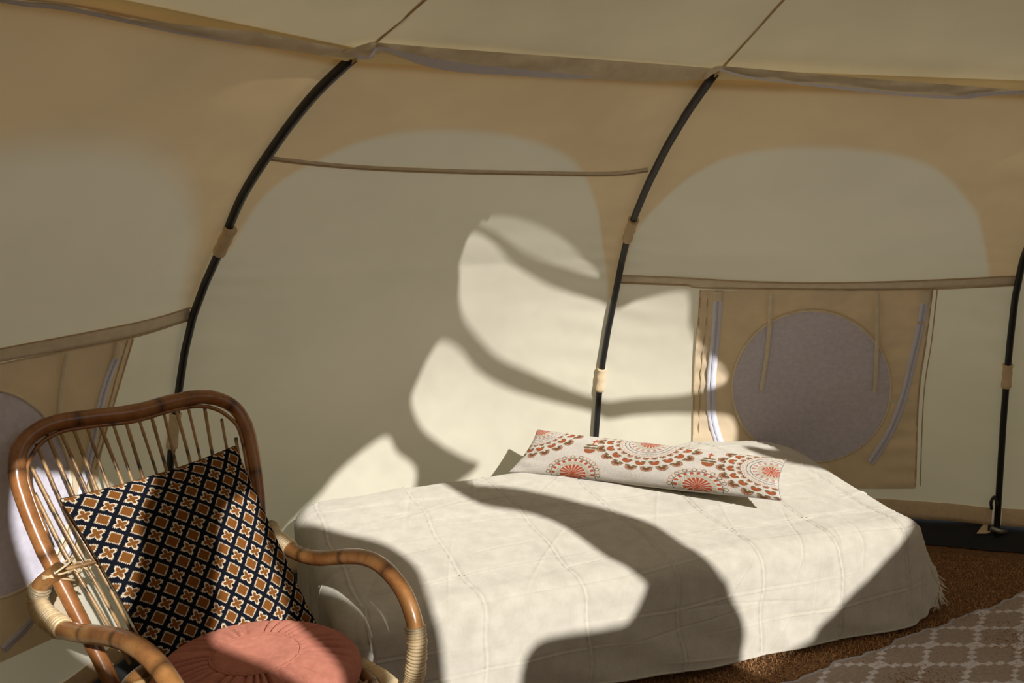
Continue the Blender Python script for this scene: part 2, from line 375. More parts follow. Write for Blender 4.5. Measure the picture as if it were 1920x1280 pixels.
ribbon('zip', -1, [(213, 668), (200, 700), (186, 745), (177, 785), (163, 850), (150, 910), (130, 1010), (95, 1090), (50, 1165), (0, 1215)], 13, M['zip'], .0125, rip=.0008)
ribbon('zip_teeth', -1, [(213, 668), (200, 700), (186, 745), (177, 785), (163, 850), (150, 910), (130, 1010), (95, 1090), (50, 1165), (0, 1215)], 3, M['teeth'], .0142)
ribbon('zip_end_patch', -1, [(217, 638), (211, 669)], 13, M['tape'], .0145)
ribbon('tie_ribbon', -1, [(118, 656), (110, 700), (106, 740), (103, 785)], 9, M['tape'], .018)

# hems along the ground
for k in (-1, 0, 1, 2):
    s = np.linspace(0.01, .99, 60); rows = []
    for off, tt in ((.004, .030), (.009, .026), (.010, .010), (.008, .0), (.002, -.0)):
        P = S(k, s, np.full(60, max(tt, 0)))+NI(k, s, np.full(60, .01))*(off+.002*np.sin(s*40))[:, None]; rows.append(P)
    mesh('hem', np.stack(rows, 1).reshape(-1, 3), gridfaces(60, 5), M['loop'], walls[k])

# ------------------------------------------------------------------ poles
PL = {-1: 'black curved tent pole beyond the left edge of the left wall', 0: 'black curved tent pole rising behind the rattan chair', 1: 'black curved tent pole rising behind the patterned bolster',
      2: 'black curved tent pole at the right end past the bed', 3: 'black curved tent pole beyond the far right wall'}
LOOPS = {0: [(418, 450, 46), (330, 805, 62)], 1: [(1178, 431, 40), (1125, 711, 42)], 2: [(1888, 705, 40)]}
for k in (0, 1, 2):
    c = CV[k][2:]
    b = c[0]; e = empty('tent_pole', (b[0], b[1], .02), PL[k], 'tent pole')
    lowp = np.vstack([[b[0], b[1], .02], c[:-2:3], c[-1:]+(c[-1:]-c[-4:-3])*.6]); push = 0
    if k == 0:
        o = (lowp[:, :2]-AX); o /= np.linalg.norm(o, axis=1)[:, None]
        zz = lowp[:, 2]; lowp[:, :2] += o*(.011*smooth(1.25, 1.36, zz)+.014*np.exp(-((zz-1.42)/.09)**2))[:, None]
    tube('shaft', catmull(lowp, 120), .0118, M['pole'], e, 12)
    pr = proj(c)
    for x, y, hp in LOOPS[k]:
        i = int(np.argmin(abs(pr[:, 1]-y))); dpx = hp/2
        js = [int(np.argmin(abs(pr[:, 1]-(y+dpx)))), int(np.argmin(abs(pr[:, 1]-(y-dpx))))]
        seg = c[min(js):max(js)+1]; seg = catmull(np.array([seg[0], seg[len(seg)//2], seg[-1]]), 14)
        o = tube('fabric_loop', seg, .0175+.0012*np.sin(np.arange(14)*1.1), M['loop'], e, 14)
        out = seg[7][:2]-AX; out /= np.linalg.norm(out)
        tg = np.array([-out[1], out[0]])*(-1)
        # tab sewn back to the wall
        V = []
        for p in seg:
            for q in (0, .012, .028): V.append(p+np.array([*(tg*(.012+q*.3)+out*(q)), 0])-np.array([*(out*.006), 0]))
        mesh('loop_tab', V, gridfaces(14, 3), M['loop'], o)
    if k == 2:
        bb = c[3]; tube('buckle', catmull([bb+[-.03, -.01, .02], bb+[-.035, -.012, .05], bb+[-.02, -.01, .07], bb+[-.012, -.02, .03]], 14), .006, M['pole'], e, 8)
        tube('foot_clamp', np.array([[b[0]-.03, b[1]-.012, .085], [b[0], b[1]-.02, .075], [b[0]+.03, b[1]-.012, .07]]), .011, M['steel'], e, 8)
        V = [at(1832, 1000, .06), at(1862, 960, .12), at(1872, 992, .07), at(1850, 1000, .06)]
        mesh('corner_flap', [v+np.array([0, -.0, 0]) for v in V]+[v+np.array([0, .004, 0]) for v in V], [(0, 1, 2, 3), (7, 6, 5, 4), (0, 4, 5, 1), (1, 5, 6, 2), (2, 6, 7, 3), (3, 7, 4, 0)], M['loop'], e, False)

# ------------------------------------------------------------------ roof, its unseen clear panes shaped to throw the sun patches
def hole(pts): return [(AX[0]+(x-500)/260, AX[1]-(y-500)/260) for x, y in pts]
HOLES = [hole(h) for h in [
 [(649, 430), (617, 434), (577, 439), (529, 445), (475, 408), (434, 357), (395, 293), (373, 257), (356, 218), (377, 220), (430, 246), (484, 254), (543, 233), (568, 236), (573, 211), (598, 189), (619, 205), (651, 244), (696, 282), (729, 294), (747, 316), (726, 359), (689, 398), (669, 424)],
 [(354, 200), (347, 187), (350, 175), (362, 165), (385, 160), (425, 158), (465, 160), (495, 169), (505, 183), (465, 204), (418, 216), (377, 204)],
 [(599, 585), (580, 579), (551, 574), (520, 563), (495, 541), (490, 522), (484, 495), (476, 461), (505, 473), (533, 483), (574, 479), (622, 465), (662, 454), (683, 454), (705, 426), (742, 392), (784, 368), (802, 381), (814, 402), (822, 424), (830, 452), (822, 464), (806, 466), (798, 478), (806, 490), (833, 499), (859, 494), (885, 500), (904, 528), (908, 560), (898, 617), (889, 671), (872, 714), (859, 755), (862, 784), (862, 806), (846, 824), (806, 818), (796, 790), (785, 770), (767, 753), (758, 743), (749, 738), (729, 717), (712, 684), (686, 668), (651, 656), (609, 648), (575, 643)],
 [(568, 870), (552, 839), (537, 813), (531, 779), (522, 761), (501, 741), (470, 727), (446, 714), (428, 695), (448, 647), (455, 623), (471, 596), (489, 579), (509, 594), (538, 608), (552, 646), (579, 681), (622, 689), (644, 705), (666, 742), (684, 761), (692, 767), (694, 779), (692, 800), (681, 809), (640, 824), (626, 832), (621, 848), (626, 880), (580, 890)],
 [(370, 704), (356, 714), (359, 742), (368, 764), (374, 788), (381, 800), (387, 824), (389, 838), (413, 852), (442, 870), (466, 886), (474, 886), (470, 870), (462, 857), (452, 846), (441, 832), (434, 815), (420, 790), (396, 754), (378, 720)],
 [(407, 745), (426, 763), (440, 772), (455, 777), (470, 788), (483, 799), (496, 814), (507, 833), (515, 862), (518, 884), (513, 884), (509, 860), (503, 836), (491, 817), (480, 804), (467, 793), (454, 784), (438, 778), (425, 768), (406, 748)],  # narrow slit added to light the right chair arm
 [(200, 634), (190, 628), (186, 642), (210, 700), (252, 768), (280, 803), (303, 826), (340, 852), (362, 872), (378, 868), (352, 842), (329, 825), (320, 785), (311, 753), (297, 717), (294, 691), (285, 670), (262, 652), (225, 636)]]]
def smooth_loop(P, n=4):
    P = np.array(P); m = len(P); o = []
    for i in range(m):
        a, b, c, d = P[i-1], P[i], P[(i+1) % m], P[(i+2) % m]
        for j in range(n):
            f = j/n; o.append(.5*((2*b)+(-a+c)*f+(2*a-5*b+4*c-d)*f**2+(-a+3*b-3*c+d)*f**3))
    return np.array(o)
HL = [smooth_loop(h) for h in HOLES]
ringp = [CV[k][-1] for k in KS]
def roofz(x, y):
    d = np.array([x, y])-AX; r = np.hypot(*d); a = math.atan2(d[1], d[0]); kk = (TH-a) % (2*math.pi)/DL
    cone = r/1.832; LAST = 2*math.pi/DL-1
    ka, kb = (-1, 0) if kk >= LAST else ((9, -1) if kk >= 9 else (math.floor(kk), math.floor(kk)+1))
    A_, B_ = CV[ka][-1][:2]-AX, CV[kb][-1][:2]-AX
    e = B_-A_; den = d[0]*e[1]-d[1]*e[0]
    fac = 1.0
    if abs(den) > 1e-9:
        tt = (A_[0]*e[1]-A_[1]*e[0])/den; fac = 1/tt if tt > 0 else cone
        w = (d[0]*tt-A_[0])*e[0]+(d[1]*tt-A_[1])*e[1]; w = np.clip(w/(e@e), 0, 1); zr = CV[ka][-1][2]*(1-w)+CV[kb][-1][2]*w
    else: zr = 1.7
    w2 = float(smooth(1.25, 1.6, r)); f = cone*(1-w2)+fac*w2; zr = 1.70*(1-w2)+(zr+.0)*w2
    return ZA-(ZA-zr)*f
ring_order = [9, 8, 7, 6, 5, 4, 3, 2, 1, 0, -1]
outer = []
for i, k in enumerate(ring_order):
    a = CV[k][-1]; b = CV[ring_order[(i+1) % 11]][-1]
    for j in range(10): outer.append(tuple((a*(1-j/10)+b*j/10)[:2]))
pts = [Vector(p) for p in outer]; edges = [(i, (i+1) % len(outer)) for i in range(len(outer))]
for h in HL:
    n0 = len(pts); pts += [Vector(p) for p in h]; edges += [(n0+i, n0+(i+1) % len(h)) for i in range(len(h))]
for gx in np.arange(-1.9, 1.95, .09):
    for gy in np.arange(-1.9, 1.95, .09):
        if math.hypot(gx, gy) < 1.7: pts.append(Vector((AX[0]+gx+random.uniform(-.01, .01), AX[1]+gy)))
cv, ce, cf, *_ = geometry.delaunay_2d_cdt(pts, edges, [], 1, 1e-5)
cv2 = np.array([(v.x, v.y) for v in cv]); cen = np.array([cv2[list(f)].mean(0) for f in cf])
inside = np.zeros(len(cf), int)
for i, h in enumerate(HL): inside[sdf(cen[:, 0], cen[:, 1], h) < 0] = i+1
V3 = [(x, y, roofz(x, y)) for x, y in cv2]
roof = mesh('ceiling', V3, [f for f, i in zip(cf, inside) if i == 0], M['roof']); tag(roof, kind='structure')
def film(name, tr):
    m, nt, out = mat_new(name); t = nd(nt, 'ShaderNodeBsdfTransparent')
    c = ramp(nt, noise(nt, 9, 5, .6, mapscale=(1.6, 5, 1)), [(.34, tuple(x*tr*.87 for x in (1, 1, 1))), (.55, (tr, tr, tr))])  # streaks in the film tint put mottling into the sun patches
    nt.links.new(c, t.inputs[0]); g = nd(nt, 'ShaderNodeBsdfGlossy'); g.inputs['Roughness'].default_value = .2
    s = nd(nt, 'ShaderNodeMixShader'); s.inputs[0].default_value = .04; nt.links.new(t.outputs[0], s.inputs[1]); nt.links.new(g.outputs[0], s.inputs[2])
    nt.links.new(s.outputs[0], out.inputs[0]); return m
fm = film('clear_film', 1.0); fm2 = film('dimming_film', .5)  # second film darkened to dim the upper patch on the middle wall
for i in range(len(HL)):
    fs = [f for f, q in zip(cf, inside) if q == i+1]; used = sorted({v for f in fs for v in f}); mp = {v: j for j, v in enumerate(used)}
    mesh('sun_patch_pane', [V3[v] for v in used], [[mp[v] for v in f] for f in fs], fm2 if i == 1 else fm, roof)
# roof seams from ring to crown
for k in KS:
    a = CV[k][-1]; n = 60; P = []
    for j in range(n+1):
        f = j/n*.97; xy = a[:2]*(1-f)+AX*f; q = np.array([[xy[0]]]), np.array([[xy[1]]])
        free = j < n and all(sdf(q[0], q[1], h[::3])[0, 0] > .02 for h in HL)
        if free: P.append([xy[0], xy[1], roofz(*xy)-.004])
        else:
            if len(P) > 4: tube('roof_seam', np.array(P), .0032, M['seam'], roof, 6)
            P = []
# the roof cloth laps over the top of every wall panel and is sewn to it
for k in KS:
    ss = np.linspace(0, 1, 21); a_ = CV[k][-1]; b_ = CV[k+1][-1]; ch = a_*(1-ss)[:, None]+b_*ss[:, None]
    r0_ = np.array([[*c[:2], roofz(*c[:2])] for c in ch]); r1 = S(k, ss, np.full(21, 1.0)); up_ = np.array([0, 0, .004])
    o_ = r1[:, :2]-AX; o_ = o_/np.linalg.norm(o_, axis=1)[:, None]; o3 = np.concatenate([o_, 0*o_[:, :1]], 1)
    r2 = S(k, ss, np.full(21, .985)); rin = np.array([[*(c[:2]-(c[:2]-AX)*.03), 0] for c in ch]); rin[:, 2] = [roofz(*c[:2])+.0006 for c in rin]
    V = np.stack([rin, r0_+up_*.2, np.maximum(r0_, r1)*[0, 0, 1]+r1*[1, 1, 0]+up_*2, r2+o3*.012+up_*2, S(k, ss, np.full(21, .982))+o3*.012+up_*2], 1)
    mesh('eave', V.reshape(-1, 3), gridfaces(21, 5), M['roof'], roof)

# ------------------------------------------------------------------ valance at the ring, with its zip
def valance(k, top, bot, nm, mat, off0, off1, par, n=80, rows=8, fold=.013):
    """strip between an upper and a lower line near the ring chord"""
    A_, B_ = CV[k][-1], CV[k+1][-1]; ch = np.array([A_*(1-f)+B_*f for f in np.linspace(-.05, 1.05, 400)]); pc = proj(ch)
    tp = catmull(top, n); bt = catmull(bot, n); V = []
    inn = AX-(A_+B_)[:2]/2; inn /= np.linalg.norm(inn)
    for i in range(n):
        for j in range(rows):
            f = j/(rows-1); x, y = tp[i]*(1-f)+bt[i]*f; c = ch[np.argmin(abs(pc[:, 0]-x))]
            q = near(x, y, c+np.array([inn[0], inn[1], 0])*(off0*(1-f)+off1*f+fold*math.sin(f*3.1)*(1+math.sin(i*.55+1.2*math.sin(i*.21)+f*2))))
            V.append(q)
    return mesh(nm, V, gridfaces(n, rows), mat, par)
v0 = valance(0, [(655, 92), (700, 78), (712, 80), (800, 88), (950, 99), (1100, 110), (1250, 121), (1338, 128)], [(640, 100), (690, 106), (722, 100), (800, 122), (950, 139), (1100, 148), (1230, 153), (1320, 150)], 'trim_1', M['tape'], .115, .045, None)
valance(0, [(660, 98), (690, 106), (710, 88), (760, 98), (850, 116), (960, 128), (1060, 138), (1120, 143)], [(668, 110), (695, 111), (716, 94), (790, 122), (860, 135), (950, 141), (1060, 148), (1105, 146)], 'zip', M['zip'], .125, .07, v0, 60, 4, .002)
v1 = valance(1, [(1325, 135), (1345, 124), (1380, 126), (1500, 136), (1650, 149), (1800, 160), (1900, 168), (2040, 174)], [(1318, 150), (1350, 134), (1400, 146), (1500, 158), (1650, 172), (1780, 184), (1860, 178), (2040, 180)], 'trim_2', M['tape'], .115, .045, None)
valance(1, [(1350, 128), (1400, 142), (1500, 155), (1600, 164), (1700, 175), (1790, 180), (1830, 174), (1930, 168)], [(1350, 133), (1400, 146), (1500, 159), (1600, 170), (1720, 182), (1805, 186), (1850, 180), (1940, 176)], 'zip', M['zip'], .125, .07, v1, 60, 4, .002)
vm = valance(-1, [(-200, -70), (0, -8), (120, 8), (240, 33), (360, 48), (480, 60), (600, 82), (662, 94)], [(-200, -60), (0, 2), (120, 19), (240, 42), (360, 66), (480, 86), (600, 103), (664, 110)], 'trim_3', M['tape'], .115, .045, None)
valance(-1, [(-200, -66), (0, -4), (120, 12), (240, 38), (320, 56), (400, 70), (470, 84)], [(-200, -58), (0, 4), (120, 20), (240, 44), (320, 61), (400, 74), (470, 86)], 'zip', M['zip'], .125, .07, vm, 60, 4, .002)
for v in (v0, v1, vm): tag(v, kind='structure')

# ------------------------------------------------------------------ ground
M['coir'] = None
def coir_mat():
    m, nt, out = mat_new('coir'); p = nd(nt, 'ShaderNodeBsdfPrincipled')
    n1 = noise(nt, 60, 5, .7); n2 = noise(nt, 260, 3, .7, mapscale=(1, .35, 1))
    c = ramp(nt, n1, [(.3, (.13, .06, .022)), (.55, (.26, .125, .045)), (.75, (.42, .21, .08))])
    nt.links.new(c, p.inputs['Base Color']); p.inputs['Roughness'].default_value = .95
    ad = nd(nt, 'ShaderNodeMath', operation='ADD'); nt.links.new(n1, ad.inputs[0]); nt.links.new(n2, ad.inputs[1])
    nt.links.new(bump(nt, ad.outputs[0], .9, .008), p.inputs['Normal']); nt.links.new(p.outputs[0], out.inputs[0]); return m
M['coir'] = coir_mat()
# one floor of coir matting, ribbed along its weave
n = 260
xs = np.linspace(-2.4, 4.2, n); ys = np.linspace(-2.4, 4.0, n)
def wall_r(a):
    """inner radius of the wall at the ground for a direction"""
    kk = ((TH-a) % (2*math.pi))/DL
    LAST = 2*math.pi/DL-1; ka, kb = (-1, 0) if kk >= LAST else ((9, -1) if kk >= 9 else (int(kk), int(kk)+1)); A_, B_ = CV[ka][0], CV[kb][0]
    e = (B_-A_)[:2]; d = np.array([math.cos(a), math.sin(a)]); q = A_[:2]-AX
    den = d[0]*e[1]-d[1]*e[0]; return abs((q[0]*e[1]-q[1]*e[0])/den) if abs(den) > 1e-9 else 2.9
NA = 360; ang = np.linspace(0, 2*np.pi, NA, endpoint=False); wrad = np.array([wall_r(a) for a in ang]); wrad = np.clip(wrad, 2.6, 3.1)
def bul(a):
    kk = ((TH-a) % (2*math.pi))/DL; LAST = 2*math.pi/DL-1; f = kk-LAST if kk >= LAST else (kk-9)/(LAST-9) if kk >= 9 else kk % 1
    return (-.30 if kk >= LAST else .17)*4*f*(1-f)*.84
bulge = np.array([bul(a) for a in ang])
wrad = wrad+bulge
V = [[AX[0], AX[1], 0]]; NRr = 70
for i in range(1, NRr+1):
    for j, a in enumerate(ang):
        r = (wrad[j]-.035-.006*math.sin(j*1.9)-.004*math.sin(j*.7))*i/NRr; V.append([AX[0]+r*math.cos(a), AX[1]+r*math.sin(a), .0015*math.sin(i*2.1+j*.31)])
Fc = [(0, 1+j, 1+(j+1) % NA) for j in range(NA)]
for i in range(NRr-1):
    o_ = 1+i*NA
    for j in range(NA): Fc.append((o_+j, o_+NA+j, o_+NA+(j+1) % NA, o_+(j+1) % NA))
floor = mesh('floor', V, Fc, M['coir']); tag(floor, kind='structure')
# loose coir fibres, too many to count
NF = 26000; V = []; Fc = []
cnt = 0
while cnt < NF:
    x = random.uniform(.1, 3.0); y = random.uniform(2.0, 3.9)
    pp = proj(np.array([x, y, 0.]))
    if not (900 < pp[0] < 1960 and 1020 < pp[1] < 1320): continue
    if math.hypot(x-AX[0], y-AX[1]) > 2.82: continue
    a = random.gauss(.5, .9); l = random.uniform(.008, .022); w = .0011; h = random.uniform(.002, .010)
    dx, dy = math.cos(a), math.sin(a); b = len(V)
    for f, hh in ((0, 0.), (.5, h), (1, h*.5)):
        V.append((x+dx*l*f-dy*w, y+dy*l*f+dx*w, .001+hh)); V.append((x+dx*l*f+dy*w, y+dy*l*f-dx*w, .001+hh))
    Fc += [(b, b+1, b+3, b+2), (b+2, b+3, b+5, b+4)]; cnt += 1
mfib, nt, out = mat_new('coir_fibre'); p = nd(nt, 'ShaderNodeBsdfPrincipled')
nt.links.new(ramp(nt, noise(nt, 90, 2), [(.3, (.20, .09, .03)), (.7, (.55, .28, .11))]), p.inputs['Base Color']); p.inputs['Roughness'].default_value = .8; nt.links.new(p.outputs[0], out.inputs[0])
fib = mesh('coir_fibres', V, Fc, mfib, floor, False); tag(fib, kind='stuff')
# black groundsheet: base below and upturned rim
V = []
for r_off, z in ((-.055, .004), (-.03, .02), (-.015, .045), (.0, .066), (.05, .10), (.12, -.012), (-3.2, -.012)):
    for j, a in enumerate(ang):
        r = max(.01, wrad[j]+r_off); V.append([AX[0]+r*math.cos(a), AX[1]+r*math.sin(a), z+(.003*math.sin(j*.9) if z > .02 else 0)])
gs = mesh('baseboard_front', V, gridfaces(7, NA, True), M['black']); tag(gs, kind='structure')
# lawn outside, lit by the sun
mg, nt, out = mat_new('lawn'); d = nd(nt, 'ShaderNodeBsdfDiffuse'); nt.links.new(ramp(nt, noise(nt, 5, 5), [(.3, (.10, .14, .04)), (.7, (.2, .22, .08))]), d.inputs[0]); nt.links.new(d.outputs[0], out.inputs[0])
g = mesh('ground', [(-40, -40, -.02), (40, -40, -.02), (40, 40, -.02), (-40, 40, -.02)], [(0, 1, 2, 3)], mg); tag(g, kind='structure')

# ------------------------------------------------------------------ rug
c0 = at(1300+0, 1280, 0)
def fl(zx, zy): return at(1400+zx/3.692, 960+zy/3.692, .008)[:2]
# lattice basis from its crossings
Oq = fl(1270, 925); E1 = (fl(1890, 920)-fl(1270, 925))/2; E2 = fl(1225, 1055)-fl(1270, 925)
Mi = np.linalg.inv(np.stack([E1, E2], 1))
ed0, ed1 = fl(300, 1170), fl(1920, 565); ud = (ed1-ed0)/np.linalg.norm(ed1-ed0); nd2 = np.array([ud[1], -ud[0]])
nu, nv = 560, 330
u = np.linspace(-.75, 1.75, nu); v = np.concatenate([np.linspace(0, .9, nv-12), np.linspace(.91, 1.4, 12)])
U, W = np.meshgrid(u, v, indexing='ij')
edge = .006*np.sin(U*21)+.004*np.sin(U*47+1)+.0025*np.sin(U*90)
XY = ed0[None, None]+ud*U[..., None]+nd2*(W+edge*np.exp(-W/.15)+0)[..., None]
z = .009+.0016*np.sin(U*13+W*4)+.0012*np.sin(W*25)+.0005*np.sin(U*900)
q = (XY-Oq)@Mi.T; a_, b_ = q[..., 0], q[..., 1]
a_ = a_+.02*np.sin(b_*5)+.012*np.sin(a_*9); b_ = b_+.02*np.sin(a_*4+1)
def dia(t, s, per, hw):   # stepped diamonds strung along a line
    k_ = abs(((t*per) % 1)-.5)*2; k_ = np.round(k_*5)/5; return abs(s-np.round(s)) < hw*(1.05-k_)
white = dia(a_, b_, 4, .115) | dia(b_, a_, 4, .10)
base = np.array([.40, .32, .27]); wh = np.array([.68, .64, .66])
rgb = np.where(white[..., None], wh, base)*(1+.10*rng.standard_normal(U.shape)[..., None])
rgb = np.where((W < .006)[..., None], np.array([.42, .42, .46]), rgb)
Vr = np.concatenate([XY, z[..., None]], -1)
rug = mesh('rug', Vr.reshape(-1, 3), gridfaces(nu, nv), fabric('rug_weave', (1, 1, 1), catt='rugc', weave=420, wstr=.9)); cattr(rug.data, 'rugc', rgb.reshape(-1, 3))
# its edge thickness
E_ = [Vr[i, 0] for i in range(nu)]
tube('rug_edge', np.array(E_)-np.array([0, 0, .004]), .0045, fabric('rug_edge', (.5, .49, .52), wstr=.6), rug, 6)
tag(rug, 'flat woven beige rug with a white diamond lattice lying beside the bed', 'rug')

# ------------------------------------------------------------------ daybed under its cover
BO = np.array([-.376, 2.17])-.07*np.array([.9327, .3606]); BU = np.array([.9327, .3606]); BV = np.array([-.3606, .9327]); BL, BW = 1.935, .885
def BP(a, b, z): return np.array([*(BO+BU*a+BV*b), z])
bed = empty('daybed', BP(BL/2, BW/2, 0), 'low single daybed hidden under the cream cover along the tent wall', 'bed')
def box(name, a0, a1, b0, b1, z0, z1, mat, par, bev=.02):
    V = [BP(a, b, z) for a in (a0, a1) for b in (b0, b1) for z in (z0, z1)]
    o = mesh(name, V, [(0, 1, 3, 2), (4, 6, 7, 5), (0, 4, 5, 1), (2, 3, 7, 6), (0, 2, 6, 4), (1, 5, 7, 3)], mat, par, False)
    m = o.modifiers.new('bevel', 'BEVEL'); m.width = bev; m.segments = 3; return o
M['wood'] = solid('bed_wood', (.10, .06, .035), .5); M['matt'] = fabric('mattress', (.7, .66, .58))
box('mattress', .05, BL-.05, .05, BW-.05, .20, .315, M['matt'], bed, .03)
box('bed_frame', .04, BL-.04, .04, BW-.04, .15, .20, M['wood'], bed, .006)
for a in (.08, BL-.14):
    for b in (.08, BW-.14): box('leg', a, a+.06, b, b+.06, .0, .15, M['wood'], bed, .005)

RC = .10; DROP = .40
CR = [(-.30, 0), (.245, .2), (.47, .5), (.70, .2), (.98, .4), (1.205, .7), (1.51, .8), (1.73, .5)]
creA = [.065, .375, .675, .97, 1.255, 1.55, 1.82]
def cover_z(a, b):
    bn = np.clip(b/BW, 0, 1); an = np.clip(a/BL, 0, 1)
    h = .338+.08*smooth(.0, .85, bn)+.012*np.sin(np.pi*an)
    h = h+.05*np.exp(-((a-1.57)/.28)**2-((b-.66)/.22)**2)       # pillow under the cover
    h = h-.012*np.exp(-((a-.95)/.5)**2-((b-.45)/.12)**2)
    return h
segs = []
for _ in range(95):
    a0 = rng.uniform(-.3, BL+.3); b0 = rng.uniform(-.4, BW); th = rng.choice([0., .12, -.1, .9, 1.3]) + rng.normal(0, .1); l = rng.uniform(.05, .28)
    segs.append((a0, b0, math.cos(th), math.sin(th), l, rng.uniform(-1, 1)*.0034, rng.uniform(.003, .007)))
def cre(a, b):
    d = 0*a
    for i, c in enumerate(creA):
        w = .006*np.sin(b*9+i*2)+.004*np.sin(b*23+i)
        x = a-(c+w); d = d+.0038*np.exp(-(x/.0028)**2)-.0034*np.exp(-((x-.008)/.005)**2)+.0022*np.exp(-((x+.03)/.02)**2)+.0012*np.sin(b*160+i)*np.exp(-(x/.006)**2)
    for i, c in enumerate((-.26, -.14, .02, .17, .33, .5, .68)):
        x = b-(c+.012*np.sin(a*4+i*1.3)+.006*np.sin(a*11+i)); g = .5+.5*np.sin(a*5+i*2.1)
        d = d+(.0034*np.exp(-(x/.003)**2)-.0028*np.exp(-((x-.009)/.006)**2))*g
    for a0, b0, cx, cy, l, am, wd_ in segs:
        du = (a-a0)*cx+(b-b0)*cy; dv = -(a-a0)*cy+(b-b0)*cx+.15*du*du; d = d+am*np.exp(-(dv/wd_)**2)*np.exp(-(du/l)**4)
    d = d+.002*np.sin(a*14+b*3)*np.sin(b*10-a*2)+.0012*np.sin(a*31+4*b)*np.sin(b*17)
    return d
na, nb = 900, 560
a = np.concatenate([np.linspace(-DROP, 0, 70, endpoint=False), np.linspace(0, BL, na-180, endpoint=False), np.linspace(BL, BL+DROP, 110)])
b = np.concatenate([np.linspace(-DROP, 0, 180, endpoint=False), np.linspace(0, BW, nb-230, endpoint=False), np.linspace(BW, BW+DROP, 50)])
Ag, Bg = np.meshgrid(a, b, indexing='ij')
def cover_pos(Ag, Bg, disp=True):
    qa = np.clip(Ag, RC, BL-RC); qb = np.clip(Bg, RC, BW-RC); oa, ob = Ag-qa, Bg-qb; rho = np.hypot(oa, ob)
    ca, sa = np.where(rho > 1e-6, oa/np.maximum(rho, 1e-6), 0), np.where(rho > 1e-6, ob/np.maximum(rho, 1e-6), 0)
    mx = (DROP+RC)/np.maximum(np.maximum(abs(ca), abs(sa)), .7); rho2 = rho*(DROP+RC)/np.where(rho > 1e-6, mx, 1)
    # quarter round of radius .075 starting .03 outside the core, then straight down with a slight flare
    r0 = .018; rr = RC-r0; L = rr*np.pi/2
    th = np.clip((rho2-r0)/rr, 0, np.pi/2); hor = np.minimum(rho2, r0)+rr*np.sin(th); dn = rr*(1-np.cos(th)); ex = np.maximum(rho2-r0-L, 0)
    along = Ag*1.0+Bg*1.7
    hor = hor+ex*(.05*np.maximum(-sa, 0)+.22*np.maximum(ca, 0)**2+.035*np.sin(Ag*7+1)*np.clip(ex/.3, 0, 1)*sa*sa+.012*np.sin(along*19)); dn = dn+ex*.995
    x = qa+ca*hor; y = qb+sa*hor
    hem = .045*np.maximum(ca, 0)**2*0
    zt = cover_z(qa, qb)
    # drop so every hem ends near the floor
    full = rr+(DROP+RC-r0-L); zh = .035+.02*np.sin(Ag*3)+.10*smooth(-.38, .05, Bg)*np.maximum(ca, 0)
    z = zt-dn*(zt-zh)/full
    P = np.stack([BO[0]+BU[0]*x+BV[0]*y, BO[1]+BU[1]*x+BV[1]*y, z], -1)
    if disp:
        n = np.cross(np.gradient(P, axis=0), np.gradient(P, axis=1)); n /= np.linalg.norm(n, axis=-1, keepdims=True)+1e-12
        P = P+n*cre(Ag, Bg)[..., None]
    return P
CP = cover_pos(Ag, Bg)
mc = fabric('cover_cotton', (.68, .645, .575), (.62, .585, .515), .10, 25, 420, .8)
cover = mesh('bedspread', CP.reshape(-1, 3), gridfaces(na, nb), mc)
# gentle pinch ridge in front of the bolster's right end is part of the cloth relief
tag(cover, 'cream cotton bedspread with pressed fold lines draped over the daybed', 'bedspread')
# rolled front hem
tube('hem', CP[70:-110, 0][::4], .0035, mc, cover, 6)
# knotted fringe along the right end
mt = fabric('fringe_cotton', (.74, .68, .58), wstr=.6)
endl = CP[-1]
idx = np.linspace(70, nb-60, 30).astype(int)
for i in idx:
    p0 = endl[i]; V = []; Fc = []
    kn = p0+np.array([*(BU*.004), -.012])
    for s_ in range(5):
        dx = rng.normal(0, .007, 2); P = [p0+[0, 0, .004], kn, kn+np.array([dx[0]*.5+.004, dx[1]*.5, -.018]), kn+np.array([dx[0]+.006, dx[1], -.036])]
        P = np.array(P); P[:, 2] = np.maximum(P[:, 2], .004); P[3, :2] += dx*.8+BU*.008
        v_, f_, _ = tube_vf(catmull(P, 8), np.array([.0025, .0042, .0044, .0026, .0024, .0022, .002, .0015]), 5); o_ = len(V); V += list(v_); Fc += [[q_+o_ for q_ in f] for f in f_]
    mesh('tassel', V, Fc, mt, cover)

